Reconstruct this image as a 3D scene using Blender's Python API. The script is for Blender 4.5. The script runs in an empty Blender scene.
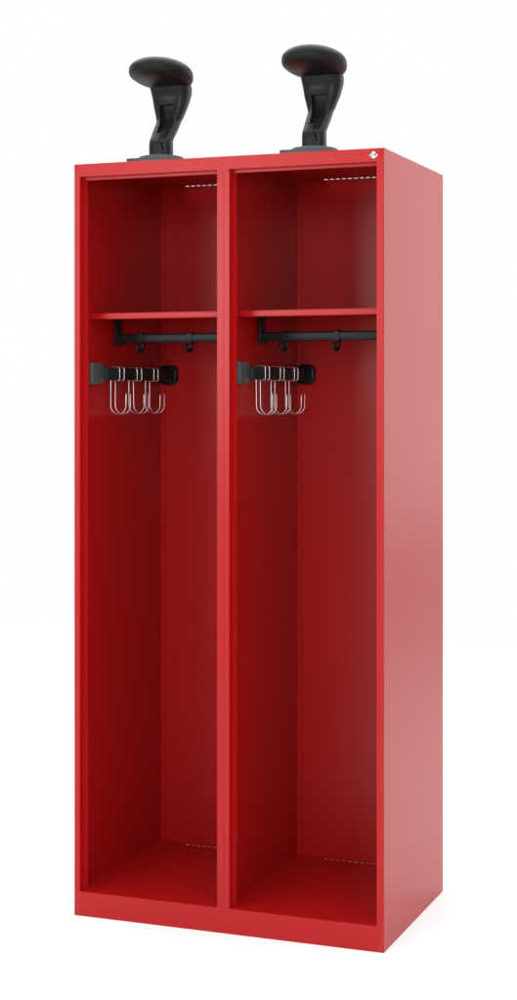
import bpy, bmesh, math
from mathutils import Vector, Matrix

S = bpy.context.scene
C = S.collection
PI = math.pi

# ------------------------------------------------------------------ materials
def principled(name, col, rough, spec=.5, metal=0.0, bump=0.0, bump_scale=400.0, var=0.0, var_scale=3.0, rvar=0.0, coat=0.0):
    m = bpy.data.materials.new(name)
    m.use_nodes = True
    nt = m.node_tree
    b = nt.nodes['Principled BSDF']
    b.inputs['Base Color'].default_value = (*col, 1)
    b.inputs['Roughness'].default_value = rough
    b.inputs['Specular IOR Level'].default_value = spec
    b.inputs['Metallic'].default_value = metal
    b.inputs['Coat Weight'].default_value = coat
    tc = nt.nodes.new('ShaderNodeTexCoord')
    if bump > 0:
        n = nt.nodes.new('ShaderNodeTexNoise'); n.inputs['Scale'].default_value = bump_scale
        n.inputs['Detail'].default_value = 3
        bp = nt.nodes.new('ShaderNodeBump'); bp.inputs['Strength'].default_value = bump
        bp.inputs['Distance'].default_value = .001
        nt.links.new(tc.outputs['Object'], n.inputs['Vector'])
        nt.links.new(n.outputs['Fac'], bp.inputs['Height'])
        nt.links.new(bp.outputs['Normal'], b.inputs['Normal'])
    if var > 0 or rvar > 0:
        n2 = nt.nodes.new('ShaderNodeTexNoise'); n2.inputs['Scale'].default_value = var_scale
        n2.inputs['Detail'].default_value = 4
        nt.links.new(tc.outputs['Object'], n2.inputs['Vector'])
        if var > 0:
            mr = nt.nodes.new('ShaderNodeMapRange')
            mr.inputs['To Min'].default_value = 1 - var; mr.inputs['To Max'].default_value = 1 + var
            mx = nt.nodes.new('ShaderNodeVectorMath'); mx.operation = 'SCALE'
            mx.inputs[0].default_value = col
            nt.links.new(n2.outputs['Fac'], mr.inputs['Value'])
            nt.links.new(mr.outputs['Result'], mx.inputs['Scale'])
            nt.links.new(mx.outputs['Vector'], b.inputs['Base Color'])
        if rvar > 0:
            mr2 = nt.nodes.new('ShaderNodeMapRange')
            mr2.inputs['To Min'].default_value = rough - rvar; mr2.inputs['To Max'].default_value = rough + rvar
            nt.links.new(n2.outputs['Fac'], mr2.inputs['Value'])
            nt.links.new(mr2.outputs['Result'], b.inputs['Roughness'])
    return m

RED = principled('red_powder_coat', (.328, .0042, .0047), .32, .27, bump=.06, bump_scale=900, var=.02, rvar=.02)
BLACK = principled('black_plastic', (.0070, .0080, .0088), .32, .15, bump=.1, bump_scale=700, var=.12, var_scale=20, rvar=.05)
BLACKM = principled('black_rough_plastic', (.008, .007, .007), .5, .18, bump=.5, bump_scale=350, var=.2, var_scale=60)
DKMETAL = principled('dark_coated_steel', (.034, .043, .048), .42, .4, bump=.15, bump_scale=700, var=.06, var_scale=12)
PALEB = principled('black_plastic_with_sheen', (.058, .072, .074), .35, .5, bump=.08, bump_scale=800, var=.05, var_scale=20)  # base colour lightened to carry the light the side-facing mount reflects
HEADM = principled('black_satin_plastic', (.006, .0065, .0065), .42, .13, bump=.08, bump_scale=900, var=.1, var_scale=15)
WIRE = principled('zinc_wire', (.78, .76, .76), .28, .5, metal=1.0, var=.04, var_scale=60)
WHITE = principled('white_floor', (.90, .90, .90), .85, .1, var=.01)
BADGE = principled('white_enamel', (.85, .85, .85), .3, .5, var=.01)
TEAL = principled('green_print', (.020, .075, .065), .4, .4, var=.02)

# ------------------------------------------------------------------ helpers
def link(name, bm, mat, parent=None, smooth=True, angle=35):
    me = bpy.data.meshes.new(name)
    bmesh.ops.recalc_face_normals(bm, faces=bm.faces)
    bm.to_mesh(me); bm.free()
    me.materials.append(mat)
    if smooth:
        for p in me.polygons: p.use_smooth = True
        me.set_sharp_from_angle(angle=math.radians(angle))
    o = bpy.data.objects.new(name, me)
    C.objects.link(o)
    if parent is not None:
        o.parent = parent
    return o

def empty(name, loc, label=None, cat=None, group=None):
    o = bpy.data.objects.new(name, None); C.objects.link(o)
    o.empty_display_size = .05
    o.location = loc
    if label: o['label'] = label
    if cat: o['category'] = cat
    if group: o['group'] = group
    return o

def box(bm, x0, x1, y0, y1, z0, z1, bev=0.0, seg=2):
    t = bmesh.new()
    r = bmesh.ops.create_cube(t, size=1)
    for v in t.verts:
        v.co = Vector((x0 + (v.co.x + .5) * (x1 - x0), y0 + (v.co.y + .5) * (y1 - y0), z0 + (v.co.z + .5) * (z1 - z0)))
    if bev > 0:
        bmesh.ops.bevel(t, geom=list(t.edges), offset=bev, segments=seg, affect='EDGES', profile=.5)
    merge(bm, t)

def merge(bm, t):
    me = bpy.data.meshes.new('tmp'); t.to_mesh(me); t.free()
    bm.from_mesh(me); bpy.data.meshes.remove(me)

def cell_plate(bm, xs, ys, z0, z1, hole):
    """solid sheet on a grid of cells; hole(i,j) -> True leaves the cell open"""
    nx, ny = len(xs) - 1, len(ys) - 1
    V = {}
    def v(i, j, k):
        if (i, j, k) not in V: V[(i, j, k)] = bm.verts.new((xs[i], ys[j], (z0, z1)[k]))
        return V[(i, j, k)]
    solid = lambda i, j: 0 <= i < nx and 0 <= j < ny and not hole(i, j)
    for i in range(nx):
        for j in range(ny):
            if not solid(i, j): continue
            bm.faces.new((v(i, j, 1), v(i+1, j, 1), v(i+1, j+1, 1), v(i, j+1, 1)))
            bm.faces.new((v(i, j, 0), v(i, j+1, 0), v(i+1, j+1, 0), v(i+1, j, 0)))
            if not solid(i-1, j): bm.faces.new((v(i, j, 0), v(i, j, 1), v(i, j+1, 1), v(i, j+1, 0)))
            if not solid(i+1, j): bm.faces.new((v(i+1, j, 0), v(i+1, j+1, 0), v(i+1, j+1, 1), v(i+1, j, 1)))
            if not solid(i, j-1): bm.faces.new((v(i, j, 0), v(i+1, j, 0), v(i+1, j, 1), v(i, j, 1)))
            if not solid(i, j+1): bm.faces.new((v(i, j+1, 0), v(i, j+1, 1), v(i+1, j+1, 1), v(i+1, j+1, 0)))

def sweep(bm, pts, r, n=10, cap=True):
    pts = [Vector(p) for p in pts]
    rings = []
    up = None
    for i, p in enumerate(pts):
        if i == 0: t = pts[1] - pts[0]
        elif i == len(pts) - 1: t = pts[-1] - pts[-2]
        else: t = (pts[i+1] - p).normalized() + (p - pts[i-1]).normalized()
        t.normalize()
        if up is None:
            up = Vector((0, 0, 1)) if abs(t.z) < .9 else Vector((0, 1, 0))
        up = (up - t * up.dot(t)).normalized()
        s = t.cross(up)
        rr = r[i] if isinstance(r, (list, tuple)) else r
        rings.append([bm.verts.new(p + rr * (math.cos(2*PI*k/n) * s + math.sin(2*PI*k/n) * up)) for k in range(n)])
    for a, b in zip(rings, rings[1:]):
        for k in range(n):
            bm.faces.new((a[k], a[(k+1) % n], b[(k+1) % n], b[k]))
    if cap:
        bm.faces.new(rings[0]); bm.faces.new(rings[-1])

def loft(bm, rings):
    R = [[bm.verts.new(p) for p in ring] for ring in rings]
    n = len(R[0])
    for a, b in zip(R, R[1:]):
        for k in range(n):
            bm.faces.new((a[k], a[(k+1) % n], b[(k+1) % n], b[k]))
    bm.faces.new(R[0]); bm.faces.new(R[-1])

def arc(cx, cy, r, a0, a1, n):
    return [(cx + r*math.cos(a0 + (a1-a0)*i/n), cy + r*math.sin(a0 + (a1-a0)*i/n)) for i in range(n+1)]

def rrect(x0, x1, y0, y1, r, n=5):
    """rounded rectangle outline; r = radii (bl, br, tr, tl)"""
    if not isinstance(r, (list, tuple)): r = (r,)*4
    o = []
    for (cx, cy, rr, a) in ((x0+r[0], y0+r[0], r[0], PI), (x1-r[1], y0+r[1], r[1], 1.5*PI), (x1-r[2], y1-r[2], r[2], 0), (x0+r[3], y1-r[3], r[3], .5*PI)):
        o += arc(cx, cy, rr, a, a + .5*PI, n)
    return o

def cut(o, cutter):
    """boolean difference baked into the mesh, the cutter removed"""
    md = o.modifiers.new('b', 'BOOLEAN'); md.object = cutter; md.operation = 'DIFFERENCE'; md.solver = 'EXACT'
    bpy.context.view_layer.update()
    dg = bpy.context.evaluated_depsgraph_get()
    me = bpy.data.meshes.new_from_object(o.evaluated_get(dg))
    o.modifiers.clear()
    o.data = me
    bpy.data.objects.remove(cutter)
    for p in me.polygons: p.use_smooth = True
    me.set_sharp_from_angle(angle=math.radians(35))

# ------------------------------------------------------------------ dimensions (metres)
W, D, H = .8, .5, 1.85
FZ = .060                       # height of the compartment floors
CEIL = 1.849
OPEN = ((.0154, .3834), (.4146, .7828))   # clear openings in the frame
HEAD = 1.8190                   # underside of the front header
T = .0015

# ------------------------------------------------------------------ floor
bm = bmesh.new()
vs = [bm.verts.new(p) for p in ((-4.2, -4.8, 0), (4.8, -4.8, 0), (4.8, 4.6, 0), (-4.2, 4.6, 0))]
bm.faces.new(vs)
fl = link('floor', bm, WHITE, smooth=False)
fl['kind'] = 'structure'

# ------------------------------------------------------------------ locker
locker = empty('locker', (W/2, D/2, 0), 'tall red steel two-compartment open locker with upper shelves', 'locker')
inv = Matrix.Translation((-W/2, -D/2, 0))
def part(name, bm, mat, parent=locker, **k):
    bmesh.ops.transform(bm, matrix=inv, verts=bm.verts)
    return link(name, bm, mat, parent, **k)

# front frame: face sheet with two openings, folded returns
bm = bmesh.new()
c = .0014
xs = [c, OPEN[0][0], OPEN[0][1], .3996, .4004, OPEN[1][0], OPEN[1][1], W - c]
zs = [.0010, FZ, HEAD, H - c]
def q(*p): bm.faces.new([bm.verts.new(a) for a in p])
for i in range(7):
    for j in range(3):
        if i in (1, 5) and j == 1: continue
        x0, x1, z0, z1 = xs[i], xs[i+1], zs[j], zs[j+1]
        if i == 3:
            q((x0, 0, z0), (.4, .0008, z0), (.4, .0008, z1), (x0, 0, z1)) if j == 1 else q((x0, 0, z0), (x1, 0, z0), (x1, 0, z1), (x0, 0, z1))
            if j == 1: q((.4, .0008, z0), (x1, 0, z0), (x1, 0, z1), (.4, .0008, z1))
            continue
        q((x0, 0, z0), (x1, 0, z0), (x1, 0, z1), (x0, 0, z1))
# rounded outer folds
prof = [(c - c*math.sin(a*PI/8), c - c*math.cos(a*PI/8)) for a in range(5)]   # (inset, y)
for (ia, ya), (ib, yb) in zip(prof, prof[1:]):
    q((ia, ya, .001), (ib, yb, .001), (ib, yb, H - ib), (ia, ya, H - ia))
    q((W-ia, ya, .001), (W-ib, yb, .001), (W-ib, yb, H - ib), (W-ia, ya, H - ia))
    q((ia, ya, H-ia), (W-ia, ya, H-ia), (W-ib, yb, H-ib), (ib, yb, H-ib))
q((0, c, .001), (0, .004, .001), (0, .004, H), (0, c, H)); q((W, c, .001), (W, .004, .001), (W, .004, H), (W, c, H))
q((0, c, H), (W, c, H), (W, .004, H), (0, .004, H))
q((c, 0, .001), (W-c, 0, .001), (W-c, .02, .001), (c, .02, .001))
for (a, b) in OPEN:
    e, y1, y2 = .0062, .019, .031
    # jamb sides: straight rebate, then a slanted stop that ends in a rounded edge
    for x, s in ((a, 1), (b, -1)):
        pr = [(x, 0), (x + s*.0004, .0012), (x + s*.0004, y1 - .002), (x + s*.0010, y1), (x + s*e*.85, y2 - .0015), (x + s*e, y2), (x + s*e*.9, y2 + .001), (x - s*.004, y2 + .0012)]
        for (xa, ya), (xb, yb) in zip(pr, pr[1:]):
            q((xa, ya, FZ), (xb, yb, FZ), (xb, yb, HEAD), (xa, ya, HEAD))
    # header: rebate underside, then the stop strip facing forward
    pr = [(HEAD, 0), (HEAD + .0004, .0012), (HEAD + .0004, y1), (HEAD - .0070, y1 + .0002), (HEAD - .0076, y1 + .0012), (HEAD - .0074, y1 + .003), (CEIL - .004, y1 + .003)]
    for (za, ya), (zb, yb) in zip(pr, pr[1:]):
        q((a, ya, za), (b, ya, za), (b, yb, zb), (a, yb, zb))
    # sill top returns into the floor
    q((a, 0, FZ), (b, 0, FZ), (b, .004, FZ + .0002), (a, .004, FZ + .0002))
bmesh.ops.remove_doubles(bm, verts=bm.verts, dist=.00005)
part('front_frame', bm, RED, angle=40)

# side panels, divider, back
for x0, x1 in ((0, T), (W - T, W)):
    bm = bmesh.new(); 
    box(bm, x0, x1, .004, D, .0012, H - .0002)
    # rear return folded inward behind the back sheet
    xa, xb = (T, .016) if x0 == 0 else (W - .016, W - T)
    box(bm, xa, xb, D - .0016, D - .0002, .003, H - .004)
    part('side_panel', bm, RED)
bm = bmesh.new(); box(bm, .3985, .4015, .0325, .4902, FZ - .0002, CEIL + .0003); part('divider', bm, RED)
bm = bmesh.new(); box(bm, .0012, .7988, .4905, .4915, .0553, CEIL + .0004)
for x0, x1 in ((T, .013), (.387, .3984), (.4016, .4135), (.787, W - T)):
    box(bm, x0, x1, .4880, .4907, FZ - .0003, CEIL + .0006, .0006, 1)
part('back_panel', bm, RED)

# top and bottom sheets with a row of vent slots each
def slots(x0, n=15, pitch=.0166, w=.0112):
    return [(x0 + i*pitch, x0 + i*pitch + w) for i in range(n)]
def slotted(name, z0, z1, y0, y1, sy0, sy1, w):
    rows = slots(.0835, w=w) + slots(.4835, w=w)   # fifteen slots per compartment
    xs = [T] + [v for a in rows for v in a] + [W - T]
    ys = [y0, sy0, sy1, y1]
    bm = bmesh.new()
    cell_plate(bm, xs, ys, z0, z1, lambda i, j: j == 1 and i % 2 == 1)
    return part(name, bm, RED, smooth=False)
slotted('top_panel', CEIL, H - .0001, .004, .4985, .465, .481, .0112)
slotted('bottom_panel', FZ - .0007, FZ + .0003, .004, .4904, .4724, .4762, .0096)

# shelves
for a, b in ((.0016, .3984), (.4016, .7984)):
    bm = bmesh.new()
    y0, z1, z0 = .079, 1.4868, 1.4712
    bev = .0016
    pr = [(y0 + .014, z0 + .001), (y0 + .014, z0), (y0 + bev, z0)] + [(y0 + bev - bev*math.sin(t), z0 + bev - bev*math.cos(t)) for t in (.4, .8, 1.2, PI/2)]
    pr += [(y0 + bev - bev*math.cos(t), z1 - bev + bev*math.sin(t)) for t in (0, .4, .8, 1.2, PI/2)] + [(.4875, z1), (.4875, z1 - .001), (y0 + bev, z1 - .001), (y0 + .001, z1 - .002), (y0 + .001, z0 + .001)]
    loft(bm, [[(x, y, z) for y, z in pr] for x in (a, b)])
    part('shelf', bm, RED)

# badge on the header with its lettering
bm = bmesh.new()
bx, bz, bw, bh = .7752, 1.8343, .0112, .0088
def dia(s, y):
    o = []
    n = 5
    pts = [(bw, 0), (0, bh), (-bw, 0), (0, -bh)]
    for i in range(4):
        p = Vector(pts[i]); pa = Vector(pts[i-1]); pb = Vector(pts[(i+1) % 4])
        a = p + (pa - p) * .18; b = p + (pb - p) * .18
        for k in range(n + 1):
            t = k / n
            o.append((a*(1-t)**2 + p*2*t*(1-t) + b*t*t) * s)
    return [(bx + v.x, y, bz + v.y) for v in o]
loft(bm, [dia(1, .0002), dia(1, -.0006), dia(.92, -.0011)])
badge = part('badge', bm, BADGE)
fc = bpy.data.curves.new('lettering', 'FONT')
fc.body = 'C+P'; fc.size = .0096; fc.align_x = 'CENTER'; fc.align_y = 'CENTER'; fc.extrude = .0001; fc.offset = .0006
fo = bpy.data.objects.new('lettering', fc); C.objects.link(fo)
bpy.context.view_layer.update()
me = bpy.data.meshes.new_from_object(fo.evaluated_get(bpy.context.evaluated_depsgraph_get()))
bpy.data.objects.remove(fo)
me.materials.clear(); me.materials.append(TEAL)
lo = bpy.data.objects.new('lettering', me); C.objects.link(lo); lo.parent = badge
lo.location = (bx - W/2, -.0013 - D/2, bz); lo.rotation_euler = (PI/2, 0, 0)

# per compartment: clothes rail on a bracket, pull-out rail on the side wall
RY, RZ0, RZ1 = .210, 1.4157, 1.4388
BZ = 1.3362
def compartment_fittings(x):
    bm = bmesh.new()
    pr = rrect(RY - .008, RY + .008, RZ0, RZ1, .0035, 3)
    loft(bm, [[(xx, y, z) for y, z in pr] for xx in (x + .0145, x + .393)])
    rail = part('clothes_rail', bm, BLACK)
    for s, xx in ((1, x + .0105), (-1, x + .3945)):
        bm = bmesh.new()
        # upright strap widening at the foot, with a hooked ear at the top
        box(bm, min(xx, xx + s*.006), max(xx, xx + s*.006), RY - .016, RY + .016, 1.4095, 1.4855, .0015)
        box(bm, min(xx + s*.0055, xx + s*.015), max(xx + s*.0055, xx + s*.015), RY - .014, RY + .014, 1.4102, 1.4185, .002)
        box(bm, min(xx + s*.0055, xx + s*.018), max(xx + s*.0055, xx + s*.018), RY - .016, RY + .016, 1.4795, 1.4857, .0015)
        pr2 = [(0, 0), (.012, .012), (.012, .016), (0, .016)]
        t = bmesh.new()
        loft(t, [[(xx + s*(.005 + u), yy, 1.4635 + v) for u, v in pr2] for yy in (RY - .008, RY + .008)])
        merge(bm, t)
        part('bracket', bm, BLACK, rail)
    # side rail
    bm = bmesh.new()
    for k, (y0, y1, cx, hx, hz) in enumerate(((.146, .483, .030, .012, .0155),)):
        pr = rrect(x + cx - hx, x + cx + hx, BZ - hz, BZ + hz, .006, 4)
        loft(bm, [[(a, yy, b) for a, b in pr] for yy in (y0, y1)])
    sr = part('side_rail', bm, BLACKM)
    bm = bmesh.new()
    # D-shaped mount on the side wall, straight front edge and rounded rear
    def dsh(ins, xx):
        y1, hz, ey, ez = .1520 - ins, .0275 - ins, .040, .0235
        pr = [(.0775 + ins, BZ + hz - .002), (.0795 + ins, BZ + hz)]
        pr += [(y1 - ey + ey*math.cos(t), BZ + hz - ez + ez*math.sin(t)) for t in [PI/2 - k*PI/16 for k in range(9)]]
        pr += [(y1 - ey + ey*math.cos(t), BZ - hz + ez + ez*math.sin(t)) for t in [-k*PI/16 for k in range(9)]]
        pr += [(.0795 + ins, BZ - hz), (.0775 + ins, BZ - hz + .002)]
        return [(xx, a, b) for a, b in pr]
    loft(bm, [dsh(0, x + .0016), dsh(0, x + .0080), dsh(.0006, x + .0092), dsh(.0020, x + .0100)])
    part('end_mount', bm, PALEB, sr)
    bm = bmesh.new()
    # moulded arm from the mount out to the rail
    def sec(y, x0, x1, hz, r): return [(x + a, y, b) for a, b in rrect(x0, x1, BZ - hz, BZ + hz, r, 4)]
    loft(bm, [sec(.140, .0020, .0078, .0165, .002), sec(.1500, .0020, .0090, .0165, .003), sec(.1545, .0045, .0180, .0166, .004), sec(.1585, .012, .034, .0166, .005), sec(.1615, .0175, .0424, .0160, .006)])
    part('arm', bm, BLACKM, sr)
    bm = bmesh.new()
    def pad(ins, y): return [(x + a, y, b) for a, b in rrect(.0020 + ins, .0545 - ins, BZ - .0270 + ins, BZ + .0270 - ins, .019 - ins*.5, 6)]
    loft(bm, [pad(0, .4876), pad(0, .477), pad(.0012, .4745), pad(.0035, .4735)])
    def pad2(ins, y): return [(x + a, y, b) for a, b in rrect(.010 + ins, .047 - ins, BZ - .0195 + ins, BZ + .0195 - ins, .010, 6)]
    t = bmesh.new(); loft(t, [pad2(0, .474), pad2(0, .464), pad2(.002, .462)]); merge(bm, t)
    part('wall_mount', bm, BLACK, sr)
compartment_fittings(0.0)
compartment_fittings(.4)

# ------------------------------------------------------------------ black hooks on the clothes rails (slide, so each a thing)
def make_coat_hook():
    r = empty('coat_hook', (0, 0, 0))
    bm = bmesh.new()
    out = rrect(-.0105, .0105, -.0145, .0145, .004, 4)
    inn = rrect(-.0083, .0083, -.0118, .0118, .003, 4)
    w = .0062
    O = [[bm.verts.new((sx, y, z)) for y, z in out] for sx in (-w, w)]
    I = [[bm.verts.new((sx, y, z)) for y, z in inn] for sx in (-w, w)]
    n = len(out)
    for k in range(n):
        l = (k+1) % n
        bm.faces.new((O[0][k], O[0][l], O[1][l], O[1][k])); bm.faces.new((I[0][k], I[1][k], I[1][l], I[0][l]))
        bm.faces.new((O[0][k], I[0][k], I[0][l], O[0][l])); bm.faces.new((O[1][k], O[1][l], I[1][l], I[1][k]))
    link('clip', bm, BLACK, r)
    bm = bmesh.new()
    p = [(0, .003, -.0125), (0, .004, -.020)]
    for i in range(13):
        a = -PI * i / 12
        p.append((0, -.0130 + .0165*math.cos(a), -.0262 + .0085*math.sin(a)))
    p += [(0, -.0300, -.0215)]
    sweep(bm, p, [.0052, .0050] + [.0048]*13 + [.0050], 12)
    t = bmesh.new(); bmesh.ops.create_uvsphere(t, u_segments=16, v_segments=10, radius=.0066, matrix=Matrix.Translation((0, -.0302, -.0215))); merge(bm, t)
    link('hook', bm, BLACK, r)
    return r
def copy_tree(o):
    c = o.copy(); C.objects.link(c)
    for ch in list(o.children):
        d = ch.copy(); C.objects.link(d); d.parent = c
    return c
CH = [(.0825, 'black sliding hook on the rail of the left compartment, nearer the left bracket'),
      (.2190, 'black sliding hook on the rail of the left compartment, nearer the central post'),
      (.4775, 'black sliding hook on the rail of the right compartment, nearer the left bracket'),
      (.6145, 'black sliding hook on the rail of the right compartment, farther from the left bracket')]
proto = make_coat_hook()
for i, (x, lab) in enumerate(CH):
    o = proto if i == 0 else copy_tree(proto)
    o.location = (x, RY, (RZ0 + RZ1)/2)
    o['label'] = lab; o['category'] = 'coat hook'; o['group'] = 'black hooks on the clothes rails'

# ------------------------------------------------------------------ wire hooks on the side rails
def make_wire_hook():
    """origin at the rail's axis; hairpin of wire, two strands h apart along the rail"""
    r = .00115; h = .0130
    bm = bmesh.new()
    def strand(y):
        hx, hz = .0120 + .0016, .0155 + .0016
        p = []
        # end of the wire under the rail, up the open side, over the top, down behind
        p += [(-.0085, y, -hz - .0002), (.006, y, -hz - .0002)]
        p += [(a, y, b) for a, b in arc(hx - .006, -hz + .006, .006, -PI/2, 0, 5)]
        p += [(a, y, b) for a, b in arc(hx - .006, hz - .006, .006, 0, PI/2, 5)]
        p += [(a, y, b) for a, b in arc(-hx + .006, hz - .006, .006, PI/2, PI, 5)]
        p += [(-.0128, y, -.010), (-.0112, y, -.0185)]
        z0 = -.0810
        R = .0215
        p += [(-.0110, y, z0 + .02), (-.0110, y, z0)]
        p += [(-.0110 + R - R*math.cos(t*PI/14), y, z0 - R*math.sin(t*PI/14)) for t in range(1, 15)]
        return p
    a = strand(-h); b = strand(h)
    xt = -.0110 + .043
    zt = -.0490
    top = [(xt, -h + (1 - math.cos(t))*.007, zt - .007 + math.sin(t)*.007) for t in (0, PI/6, PI/3, PI/2)]
    top += [(xt, h - (1 - math.cos(t))*.007, zt - .007 + math.sin(t)*.007) for t in (PI/2, PI/3, PI/6, 0)]
    pts = a + top + b[::-1]
    sweep(bm, pts, r, 8)
    return link('wire_hook', bm, WIRE, None, angle=60)
wp = make_wire_hook()
k = 0
ys = (.1720, .2725, .3715)
order = ('front', 'middle', 'rear')
for x, side in ((.0, 'left'), (.4, 'right')):
    for y, nm in zip(ys, order):
        o = wp if k == 0 else wp.copy()
        if k: C.objects.link(o)
        k += 1
        o.location = (x + .030, y, BZ)
        o.rotation_euler = (0, math.radians((.6, -.9, .3, -.5, .8, -.2)[k-1]), math.radians((.8, -.5, .4, -.9, .3, .7)[k-1]))
        o['label'] = {'front': 'double wire hook nearest the front on the %s compartment side rail',
                      'middle': 'double wire hook between two others on the %s compartment side rail',
                      'rear': 'double wire hook nearest the back wall on the %s compartment side rail'}[nm] % side
        o['category'] = 'wire hook'; o['group'] = 'wire hooks on the side rails'

# ------------------------------------------------------------------ helmet holders on the top
def make_holder():
    r = empty('helmet_holder', (0, 0, 0))
    # base plate (local origin: plate front edge centre, z = 0 on the locker top)
    bm = bmesh.new()
    box(bm, -.066, .066, 0, .120, .0002, .0105, .0008)
    link('base_plate', bm, DKMETAL, r)
    bm = bmesh.new()
    cy = .060
    pr = [(.056, .0104), (.056, .0150), (.0545, .0172), (.050, .0185), (.034, .0215)]
    n = 56
    loft(bm, [[(R*math.cos(2*PI*k/n), cy + R*math.sin(2*PI*k/n), z) for k in range(n)] for R, z in pr])
    link('foot', bm, DKMETAL, r)
    # stalk: sections (z, centre y, half width x, half depth y, channel depth)
    secs = [(.017, .058, .0282, .0225, 0), (.036, .058, .0282, .0225, 0), (.052, .058, .0280, .0220, 0), (.060, .0605, .0275, .0215, 0), (.071, .069, .0280, .0215, 0),
            (.084, .080, .0288, .0215, 0), (.097, .0905, .0295, .0215, 0), (.107, .0985, .0297, .0213, 0), (.1135, .103, .0302, .0212, 0), (.122, .107, .0335, .0215, 0), (.133, .1100, .0370, .0225, 0),
            (.150, .1140, .0425, .0245, 0), (.172, .1180, .0472, .0290, 0), (.188, .1175, .0500, .0335, 0), (.203, .1120, .0505, .0360, 0), (.220, .1000, .0440, .0330, 0)]
    def ring(z, y, a, b, g):
        o = []
        m = 48
        for k in range(m):
            t = 2*PI*k/m
            ct, st = math.cos(t), math.sin(t)
            e = .62
            px = a * math.copysign(abs(ct)**e, ct); py = b * math.copysign(abs(st)**e, st)
            if st < 0:
                # channel in the front face
                u = min(1, abs(px) / (a * .72))
                py += g * (1 - u**4) if u < 1 else 0
            o.append((px, y + py, z))
        return o
    # refine by interpolation
    rs = []
    for i in range(len(secs) - 1):
        A, B = secs[i], secs[i+1]
        P = secs[max(0, i-1)]; Q = secs[min(len(secs)-1, i+2)]
        for s in range(4):
            t = s / 4
            f = lambda p0, p1, p2, p3: .5*((2*p1) + (-p0+p2)*t + (2*p0-5*p1+4*p2-p3)*t*t + (-p0+3*p1-3*p2+p3)*t**3)
            v = [A[0] + (B[0]-A[0])*t] + [f(P[j], A[j], B[j], Q[j]) for j in range(1, 5)]
            rs.append(ring(*v))
    rs.append(ring(*secs[-1]))
    bm = bmesh.new(); loft(bm, rs)
    st = link('stalk', bm, BLACK, r, angle=50)
    # sharp-edged channel sunk into the front face
    b2 = bmesh.new()
    ch = [(.0745, .0100, .0490), (.084, .0110, .0660), (.097, .0125, .0830), (.110, .0145, .0945), (.124, .0165, .1010), (.1395, .0190, .1050), (.1530, .0200, .1040)]
    loft(b2, [[(-h, -.02, z), (h, -.02, z), (h, yb - .0015, z), (h - .0015, yb, z), (-h + .0015, yb, z), (-h, yb - .0015, z)] for z, h, yb in ch])
    cut(st, link('c', b2, BLACK))
    # clip joint near the foot: slits cut into the stalk
    for (x0, x1, y0, y1, z0, z1) in ((-.020, .0062, .030, .0640, .0780, .0797),):
        b2 = bmesh.new(); box(b2, x0, x1, y0, y1, z0, z1); cut(st, link('c', b2, BLACK))
    b2 = bmesh.new(); loft(b2, [[(.0046, .01, z), (.0064, .01, z), (.0064, yb, z), (.0046, yb, z)] for z, yb in ((.0530, .0430), (.0640, .0485), (.0785, .0620))])
    cut(st, link('c', b2, BLACK))
    b2 = bmesh.new(); loft(b2, [[(x, y, z) for x, z in ((.0080, .052), (.0105, .052), (.0175, .034), (.0135, .034))] for y in (.028, .0430)])
    cut(st, link('c', b2, BLACK))
    # head: broad rounded cushion reaching forward
    bm = bmesh.new()
    bmesh.ops.create_uvsphere(bm, u_segments=96, v_segments=64, radius=1)
    for v in bm.verts:
        x, y, z = v.co
        hz = .0350 if z > 0 else .0232
        if z < 0 and z > -.9999:
            kk = (1 - abs(z)**2.7)**(1/2.7) / math.sqrt(1 - z*z)     # fuller underside
            x *= kk; y *= kk
        zz = math.copysign(abs(z)**(.88 if z > 0 else .95), z) * hz
        k = 1.0
        X = x * .0765 * k; Y = y * .0900 * k
        # crown falls away to the rear; underside tucks up at the front
        zz -= .0070 * y + .006 * max(0, y)**2 * (1 if z > 0 else 0)
        if z < 0 and y > 0: zz -= .007 * y
        v.co = Vector((X, .058 + Y, .2232 + zz))
    hd = link('head', bm, HEADM, r, angle=60)
    b2 = bmesh.new(); box(b2, -.0020, .0240, .028, .043, .2505, .290, .001, 1)
    cut(hd, link('c', b2, HEADM))
    b2 = bmesh.new(); bmesh.ops.create_uvsphere(b2, u_segments=12, v_segments=8, radius=.0035, matrix=Matrix.Translation((-.0570, .001, .2330)))
    cut(hd, link('c', b2, HEADM))
    return r
hp = make_holder()
hp.location = (.2, .018, H)
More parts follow.
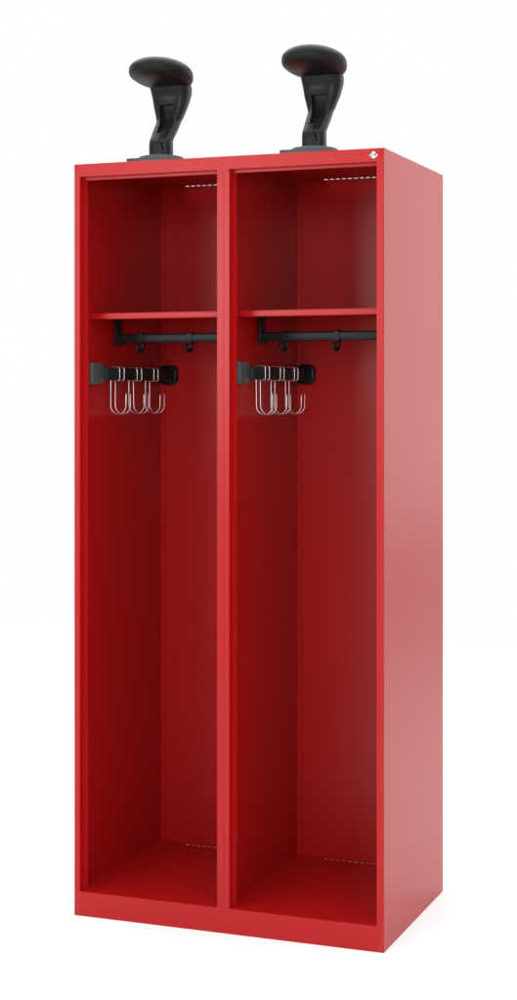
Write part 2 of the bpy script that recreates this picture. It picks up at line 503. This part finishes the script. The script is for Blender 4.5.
h2 = copy_tree(hp); h2.location = (.602, .018, H)
for o, lab in ((hp, 'black mushroom-headed helmet holder on the locker top above the left compartment'), (h2, 'black mushroom-headed helmet holder on the locker top above the right compartment')):
    o['label'] = lab; o['category'] = 'helmet holder'; o['group'] = 'helmet holders on the locker top'

# ------------------------------------------------------------------ light: white studio surround, softboxes and an added overhead lamp
w = bpy.data.worlds.new('World'); S.world = w; w.use_nodes = True
w.node_tree.nodes['Background'].inputs['Color'].default_value = (1, 1, 1, 1)
w.node_tree.nodes['Background'].inputs['Strength'].default_value = 1.0
def area(name, loc, target, sx, sy, power, col=(1, 1, 1)):
    l = bpy.data.lights.new(name, 'AREA'); l.shape = 'RECTANGLE'; l.size = sx; l.size_y = sy; l.energy = power; l.color = col
    o = bpy.data.objects.new(name, l); C.objects.link(o); o.location = loc
    o.rotation_euler = (Vector(target) - Vector(loc)).to_track_quat('-Z', 'Y').to_euler()
    return o
area('added_overhead', (.4, .2, 3.8), (.4, .2, 0), 5, 5, 168)  # added lamp above, lifts the floor until it clips to white
area('key_softbox', (-1.15, -3.6, 1.8), (.35, 0, 1.45), 1.0, 1.1, 35)
area('fill_softbox', (2.7, -5.8, 2.1), (.4, .3, .9), 2.4, 2.4, 122)
area('side_softbox', (2.6, 6.0, 2.35), (1.0, .3, 1.4), 3.2, 3.8, 25)

# ------------------------------------------------------------------ camera
cam = bpy.data.cameras.new('Camera')
co = bpy.data.objects.new('Camera', cam); C.objects.link(co)
cam.sensor_fit = 'HORIZONTAL'; cam.sensor_width = 36
cam.lens = 1631.99 / 517 * 36
cam.shift_x = (258.5 - 315.497) / 517
cam.shift_y = (395.45 - 500) / 517
cam.clip_start = .05; cam.clip_end = 200
co.location = (1.94195, -3.56887, 1.28061)
co.rotation_euler = (PI/2, 0, .351544)
S.camera = co

S.view_settings.view_transform = 'Standard'
S.view_settings.look = 'None'
S.view_settings.exposure = 0
S.view_settings.gamma = 1
S.cycles.max_bounces = 12
S.cycles.diffuse_bounces = 8
